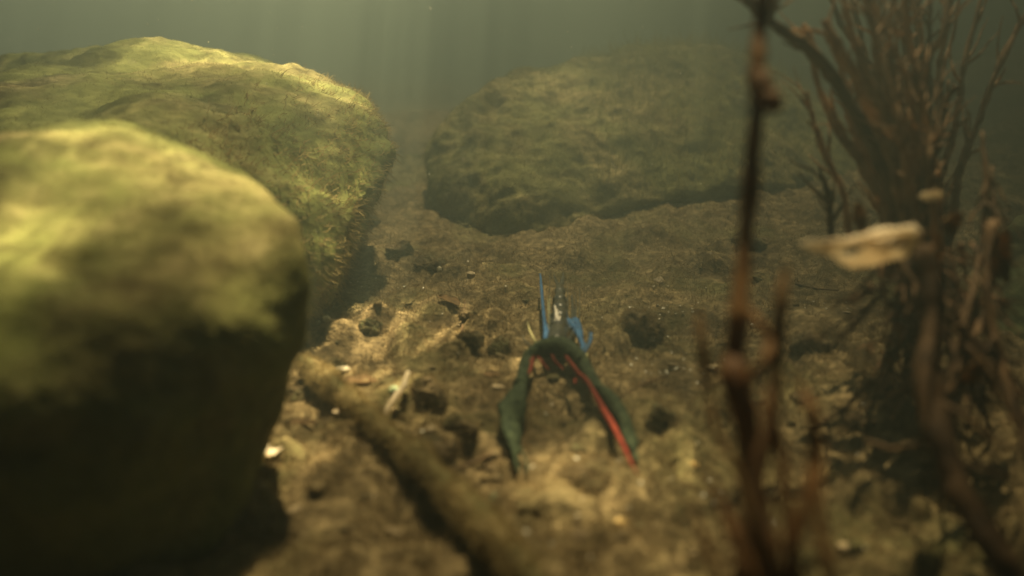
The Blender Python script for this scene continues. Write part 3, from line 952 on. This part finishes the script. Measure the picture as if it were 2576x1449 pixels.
flake(2445, 935, .31, 70, 50, 1.0, 'flake', 'tan leaf scrap low in the root tangle')
flake(2345, 492, .35, 60, 26, 0.1, 'leaf', 'pale leaf scrap above the curled leaf, where the dead branches start')
flake(2510, 640, .36, 60, 130, 0.2, 'flake', 'brown upright leaf scrap at the right edge of the root tangle')
flake(2160, 545, .34, 34, 84, 0.35, 'flake', 'narrow brown leaf scrap standing behind the curled leaf')
flake(2395, 560, .35, 44, 60, -0.3, 'flake', 'small brown leaf scrap right above the curled leaf tip')


for cx, cy, w_, h_, a_, mt_, lb_ in [
    (905, 965, 120, 50, .2, 'flake', 'broad rotten leaf lying right of the upper end of the stick'),
    (1130, 760, 90, 40, -.4, 'flake', 'ragged brown leaf behind the small dark stone'),
    (860, 1045, 60, 30, 0., 'leaf', 'pale leaf scrap beside the stick, close to the near boulder'),
    (760, 1070, 90, 34, .1, 'flake', 'brown leaf scrap at the foot of the near boulder'),
    (690, 1140, 80, 40, .8, 'leaf', 'curled pale leaf edge sticking out from under the near boulder'),
    (1240, 950, 60, 34, .3, 'flake', 'small brown leaf scrap left of the crayfish arm'),
    (1790, 1250, 70, 30, .4, 'flake', 'brown leaf scrap among the thin stems at the bottom'),
    (2240, 900, 70, 30, -.3, 'flake', 'flat brown leaf scrap on the slope before the root tangle'),
    (2130, 790, 60, 22, .0, 'leaf', 'pale leaf scrap on the bed below the curled leaf'),
]:
    g = on_bed(cx, cy)
    dd = (g - cam.location).dot(Vector((0, CP, -SP)))
    o = flake(cx, cy, dd, w_, h_, a_, mt_, lb_)
    o["group"] = 'scraps of dead leaf on the bed'
    o.location = g + Vector((0, 0, .0022))
    o.rotation_euler = (-1.5, .12, a_ * .7)
    o.scale = (.8, .45, .8)
caustic_pts = [on_bed(1030, 985) + Vector((0, 0, .012)), on_bed(1015, 1020) + Vector((0, 0, .011)), on_bed(985, 1050) + Vector((0, 0, .008)), on_bed(955, 1085) + Vector((0, 0, .003))]  # pale tube added in place of a bright caustic line
tag(tube('twig', caustic_pts, [.0012, .0018, .0016, .0008], M['leaf'], wob=.5, seed=3), 'thin pale tube standing in for a line of ripple light right of the stick', 'twig')
for k_, (a_, b_, c_, d_, lb_) in enumerate([
    (1150, 870, 1170, 770, 'thin upright twig just left of the round dark stone'),
    (1560, 1010, 1680, 960, 'dark twig lying right of the right claw'),
    (1240, 1150, 1120, 1200, 'brown twig under the left claw'),
    (2000, 720, 2110, 742, 'thin dark twig on the slope right of the tall stem')]):
    A_, B_ = on_bed(a_, b_) + Vector((0, 0, .002)), on_bed(c_, d_) + Vector((0, 0, .004))
    m_ = (A_ + B_) / 2
    m_.z = ground(m_.x, m_.y) + .0015
    tag(tube('twig', [A_, m_, B_], [.0010, .0009, .0004], M['root'], wob=.5, seed=k_), lb_, 'twig')

# ---------------------------------------------------------------- fused tube figures (curled leaf, crayfish)
def fused(name, parts, voxel, parent=None, smooth_it=2):
    """parts: list of (pts, radii, material, ell, flat_axis); fused into one continuous skin, materials by nearest source"""
    allV, allF, labs = [], [], []
    off = 0
    for pts, rad, mat, ell, ax in parts:
        V, f, e0, e1 = tube_data(pts, rad, n=8, seg=14, ell=ell, flat_axis=ax)
        allV.append(V)
        allF += (f + off).tolist() + (e0 + off).tolist() + (e1 + off).tolist()
        labs += [mat] * len(V)
        off += len(V)
    V = np.concatenate(allV)
    me = bpy.data.meshes.new(name)
    me.from_pydata(V.tolist(), [], allF)
    me.update()
    o = link(bpy.data.objects.new(name, me), parent)
    r = o.modifiers.new("r", 'REMESH'); r.mode = 'VOXEL'; r.voxel_size = voxel
    s = o.modifiers.new("s", 'SMOOTH'); s.iterations = smooth_it; s.factor = 0.5
    dg = bpy.context.evaluated_depsgraph_get()
    me2 = bpy.data.meshes.new_from_object(o.evaluated_get(dg))
    o.modifiers.clear()
    o.data = me2
    me2.name = name
    mats = sorted(set(labs))
    me2.materials.clear()
    for m_ in mats:
        me2.materials.append(M[m_])
    kd = kdtree.KDTree(len(V))
    for i, v in enumerate(V):
        kd.insert(v, i)
    kd.balance()
    mi = [mats.index(labs[kd.find(pl.center)[1]]) for pl in me2.polygons]
    me2.polygons.foreach_set("material_index", mi)
    me2.polygons.foreach_set("use_smooth", np.full(len(me2.polygons), True))
    me2.update()
    return o


def lf(s, t, d, r):
    return at(1979 + s * .1563, 503 + t * .1563, d), r * 1.3 * .1563 / FOC * d


def chain(spec, f):
    q = [f(*a) for a in spec]
    return [a for a, b in q], [b for a, b in q]


def leafpart(spec, mat='leaf', ell=.7):
    p, r = chain(spec, lf)
    return (p, r, mat, ell, None)


def leaf_sheet():
    """outline of the torn leaf with its eye-shaped hole, cut from a curved thin sheet"""
    outer = [(220, 700), (330, 650), (700, 650), (1000, 610), (1250, 560), (1450, 470), (1800, 440), (2050, 400), (2150, 470), (2160, 600), (2080, 720), (2010, 840), (1900, 920),
             (1720, 950), (1600, 990), (1300, 1080), (1050, 1110), (900, 1030), (750, 920), (560, 840), (300, 780)]
    hole = [(850, 870), (1000, 770), (1240, 715), (1250, 790), (1060, 890), (930, 910)]
    hole2 = [(1560, 760), (1680, 660), (1860, 640), (1930, 700), (1850, 790), (1700, 750)]

    def inside(x, y, poly):
        c = False
        for k in range(len(poly)):
            (x1, y1), (x2, y2) = poly[k], poly[k - 1]
            if (y1 > y) != (y2 > y) and x < (x2 - x1) * (y - y1) / (y2 - y1) + x1:
                c = not c
        return c
    step = 16
    xs, ys = list(range(200, 2200, step)), list(range(380, 1130, step))
    id_, V, Fc = {}, [], []
    rg = np.array([[x, y, 0] for x in xs for y in ys], dtype=float)
    jt = fbm(rg, 90, 2, .6, 3.3) * 22
    wv_ = fbm(rg, 420, 2, .6, 8.3)
    rb = fbm(rg, 120, 2, .6, 18.3)
    nidx = {(x, y): q for q, (x, y) in enumerate([(x, y) for x in xs for y in ys])}

    def vert(x, y):
        if (x, y) not in id_:
            q = nidx[(x, y)]
            u_ = (x - 220) / 1940
            mid = 720 - 90 * u_
            t = (y - mid) / 260
            d = .292 + .006 * wv_[q] + .0014 * rb[q] - .007 * math.cos(min(1.5, abs(t)) * 1.4) + .004 * u_
            pt = at(1979 + x * .1563, 503 + y * .1563, d)
            id_[(x, y)] = len(V)
            V.append(tuple(pt))
        return id_[(x, y)]
    for x in xs[:-1]:
        for y in ys[:-1]:
            q = jt[nidx[(x, y)]]
            cx, cy = x + step / 2 + q, y + step / 2 + q
            if inside(cx, cy, outer) and not inside(cx, cy, hole) and not inside(cx, cy, hole2):
                Fc.append((vert(x, y), vert(x, y + step), vert(x + step, y + step), vert(x + step, y)))
    o = mesh_obj('curled_leaf', V, Fc, M['leaf'])
    md = o.modifiers.new("t", 'SOLIDIFY'); md.thickness = .0012; md.offset = 0
    md = o.modifiers.new("s", 'SMOOTH'); md.iterations = 3; md.factor = .5
    return o


lfo = leaf_sheet()
p_, r_ = chain([(230, 715, .289, 26), (700, 690, .286, 40), (1200, 640, .283, 34), (1500, 540, .284, 38), (1950, 490, .288, 40), (2120, 540, .291, 20)], lf)
rib = tube('midrib', p_, r_, M['leaf'], lfo, wob=.6)
tag(rib, 'thick pale rib along the upper edge')
tag(lfo, 'pale cream curled dead leaf with an eye-shaped hole, hanging before the dead bush', 'dead leaf')


NEARER = 0.0


def cr(u_, v_, d, r):
    gd = CAMZ / (SP + (637 + v_ * .44 - 724.5) / FOC * CP)
    d = gd * (.968 - .072 * min(1, (d - .372) / .024) + .2 * max(0, d - .396)) - NEARER
    return at(1174 + u_ * .44, 637 + v_ * .44, d), r * .44 / FOC * d


def cp(spec, mat, ell=1.0, ax=None, near=0.0):
    global NEARER
    NEARER = near
    p, r = chain(spec, cr)
    return (p, r, mat, ell, ax)


cray = [
    # arch of the front carapace and shoulders
    cp([(345, 605, .392, 30), (385, 565, .395, 42), (440, 545, .40, 58), (510, 538, .402, 66), (575, 548, .40, 60), (620, 580, .396, 48), (655, 620, .393, 38)], 'cray_green', .9),
    # thorax and tail going away and up
    cp([(505, 520, .405, 58), (518, 480, .415, 60), (524, 440, .42, 50), (527, 425, .425, 57), (530, 385, .43, 44), (531, 372, .433, 52), (532, 335, .44, 39), (533, 322, .443, 46), (533, 285, .45, 33), (533, 272, .453, 40), (533, 235, .46, 27), (533, 222, .463, 32), (532, 180, .47, 16)], 'cray_dark', .9),
    cp([(530, 200, .465, 16), (508, 150, .475, 12), (500, 115, .48, 3)], 'cray_dark', .5),
    cp([(534, 200, .465, 16), (548, 150, .475, 12), (553, 105, .48, 3)], 'cray_dark', .5),
    cp([(504, 300, .43, 6), (510, 330, .43, 8), (514, 355, .43, 13), (516, 378, .43, 8)], 'cray_glint', 1.0, None, .018),  # pale sliver standing in for a glint on the back
    # left arm and claw
    cp([(385, 560, .392, 40), (355, 600, .390, 45), (335, 660, .388, 43), (318, 720, .386, 40), (302, 760, .385, 46)], 'cray_green', .9),
    cp([(376, 590, .390, 9), (372, 640, .388, 9), (358, 690, .386, 5)], 'cray_red', 1.0, None, .006),
    cp([(312, 740, .385, 34), (286, 800, .384, 66), (264, 860, .383, 84), (255, 930, .381, 90), (256, 1000, .379, 80), (262, 1070, .378, 58), (274, 1140, .377, 30), (286, 1200, .376, 22), (296, 1255, .376, 7)], 'cray_green', .55),
    cp([(296, 1110, .377, 20), (322, 1150, .375, 13), (340, 1190, .374, 11), (346, 1230, .374, 9), (334, 1262, .374, 4)], 'cray_green', .8),
    # right arm and claw
    cp([(620, 560, .394, 42), (665, 625, .391, 44), (700, 690, .388, 42), (735, 750, .387, 40), (760, 790, .386, 44)], 'cray_green', .9),
    cp([(745, 760, .386, 30), (804, 830, .384, 78), (856, 900, .382, 96), (898, 970, .380, 90), (930, 1040, .378, 68), (948, 1110, .377, 33), (965, 1160, .376, 20), (970, 1190, .376, 6)], 'cray_green', .55),
    cp([(565, 590, .394, 14), (600, 635, .392, 18), (640, 690, .389, 20), (690, 735, .387, 22), (728, 800, .385, 26), (775, 885, .382, 32), (828, 975, .380, 34), (876, 1065, .378, 29), (918, 1150, .377, 21), (950, 1220, .376, 14), (985, 1275, .374, 6)], 'cray_red', .6, None, .0075),
    # mouthparts
    cp([(405, 590, .394, 8), (430, 622, .391, 8), (452, 648, .388, 7), (475, 670, .386, 3)], 'cray_red', 1.0, None, .007),
    cp([(485, 580, .396, 8), (505, 620, .390, 9), (530, 645, .386, 9), (555, 668, .384, 4)], 'cray_red', 1.0, None, .007),
    cp([(640, 690, .387, 6), (630, 710, .386, 4), (618, 732, .384, 10), (622, 746, .384, 5)], 'cray_red', 1.0, None, .007),
    # legs and feelers
    cp([(478, 60, .44, 2), (474, 200, .43, 3), (478, 350, .425, 5), (490, 480, .41, 8)], 'cray_dark'),
    cp([(575, 150, .44, 2), (578, 280, .432, 4), (572, 400, .425, 6), (560, 490, .41, 8)], 'cray_dark'),
    cp([(620, 210, .44, 2), (625, 320, .432, 5), (612, 430, .42, 8), (585, 500, .41, 8)], 'cray_dark'),
    cp([(462, 240, .44, 2), (466, 330, .432, 5), (474, 430, .42, 7), (490, 500, .41, 8)], 'cray_joint'),
    cp([(700, 420, .42, 3), (696, 480, .415, 6), (680, 540, .405, 8), (640, 580, .398, 8)], 'cray_dark'),
    cp([(450, 510, .405, 14), (455, 465, .405, 19), (446, 400, .407, 13), (436, 300, .41, 11), (428, 210, .415, 10), (421, 118, .42, 6)], 'cray_blue', .8),
    cp([(560, 338, .415, 7), (580, 375, .413, 11), (605, 415, .41, 15), (635, 455, .407, 20), (655, 500, .404, 18), (664, 540, .40, 13), (640, 580, .397, 10)], 'cray_blue', .8),
    cp([(606, 405, .411, 16), (620, 380, .412, 18), (632, 395, .411, 20), (645, 440, .408, 20), (650, 490, .405, 16)], 'cray_blue', .8),
    cp([(714, 450, .415, 5), (712, 490, .412, 7), (700, 525, .407, 6), (670, 570, .40, 7)], 'cray_blue'),
    cp([(646, 200, .43, 3.5), (645, 300, .428, 4), (640, 400, .42, 5), (600, 470, .415, 6), (570, 510, .41, 8)], 'cray_dark'),
    cp([(602, 240, .435, 6), (605, 320, .43, 9), (600, 400, .425, 10), (570, 460, .418, 10), (550, 500, .41, 10)], 'cray_dark'),
    cp([(490, 350, .43, 10), (482, 420, .42, 12), (480, 480, .412, 12), (490, 520, .405, 12)], 'cray_dark'),
    cp([(345, 392, .40, 4), (356, 425, .398, 6), (366, 455, .396, 7), (390, 500, .396, 8), (420, 540, .397, 8)], 'cray_joint'),
    cp([(318, 470, .405, 5), (330, 500, .40, 6), (365, 530, .397, 7), (400, 550, .395, 8)], 'cray_dark'),
    cp([(690, 570, .398, 5), (685, 600, .395, 7), (665, 625, .393, 8)], 'cray_joint'),
]
co_ = fused('crayfish', cray, .00045, smooth_it=2)
tag(co_, 'dark green crayfish with red-edged claws and blue legs darting over the bed', 'crayfish')

stalk = pxtube('stalk', [(2310, 590, .289, 10), (2345, 585, .31, 9), (2370, 620, .35, 9), (2350, 680, .40, 10)], M['flake'], wob=.5)
stalk.parent = lfo

# ---------------------------------------------------------------- specks drifting in the water
n = 700
pp = np.stack([RNG.uniform(-.9, .9, n), RNG.uniform(.25, 1.6, n), RNG.uniform(.03, .30, n)], 1)
pp[:, 0] *= pp[:, 1]
V, Fc = [], []
for i, c in enumerate(pp):
    r = .00042 * (.5 + RNG.random()) * (0.5 + c[1])
    b = len(V)
    q = RNG.normal(size=(3, 3))
    for s in ((1, 0, 0), (-1, 0, 0), (0, 1, 0), (0, -1, 0), (0, 0, 1), (0, 0, -1)):
        V.append(c + np.array(s) * r * RNG.uniform(.6, 1.3))
    Fc += [(b, b + 2, b + 4), (b + 2, b + 1, b + 4), (b + 1, b + 3, b + 4), (b + 3, b, b + 4), (b + 2, b, b + 5), (b + 1, b + 2, b + 5), (b + 3, b + 1, b + 5), (b, b + 3, b + 5)]
tag(mesh_obj('silt_particles', V, Fc, M['grit'], smooth=True), 'fine pale specks drifting in the water', 'silt', kind='stuff')

# ---------------------------------------------------------------- unseen light-shaping water surface and the murky water itself
ws = mesh_obj('water_light_mask', [(-25, -20, .40), (25, -20, .40), (25, 30, .40), (-25, 30, .40)], [(0, 1, 2, 3)], M['water'])
tag(ws, 'unseen water surface overhead, patterned to shape the sunlight', 'water', kind='structure')

hm = bpy.data.materials.new('murky_water')
hm.use_nodes = True
nt = hm.node_tree
nt.nodes.clear()
out = N(nt, "ShaderNodeOutputMaterial")
pv = N(nt, "ShaderNodeVolumePrincipled")
pv.inputs["Color"].default_value = (0.40, 0.51, 0.45, 1)
pv.inputs["Density"].default_value = 0.86
pv.inputs["Anisotropy"].default_value = 0.5
nt.links.new(pv.outputs[0], out.inputs["Volume"])
bm = bmesh.new()
bmesh.ops.create_cube(bm, size=1)
me = bpy.data.meshes.new('haze')
bm.to_mesh(me)
bm.free()
me.materials.append(hm)
hz = link(bpy.data.objects.new('haze', me))
hz.scale = (12.6, 12.0, 1.53)
hz.location = (0, 2.6, .385 - 1.53 / 2)
tag(hz, 'murky olive water', 'haze', kind='stuff')
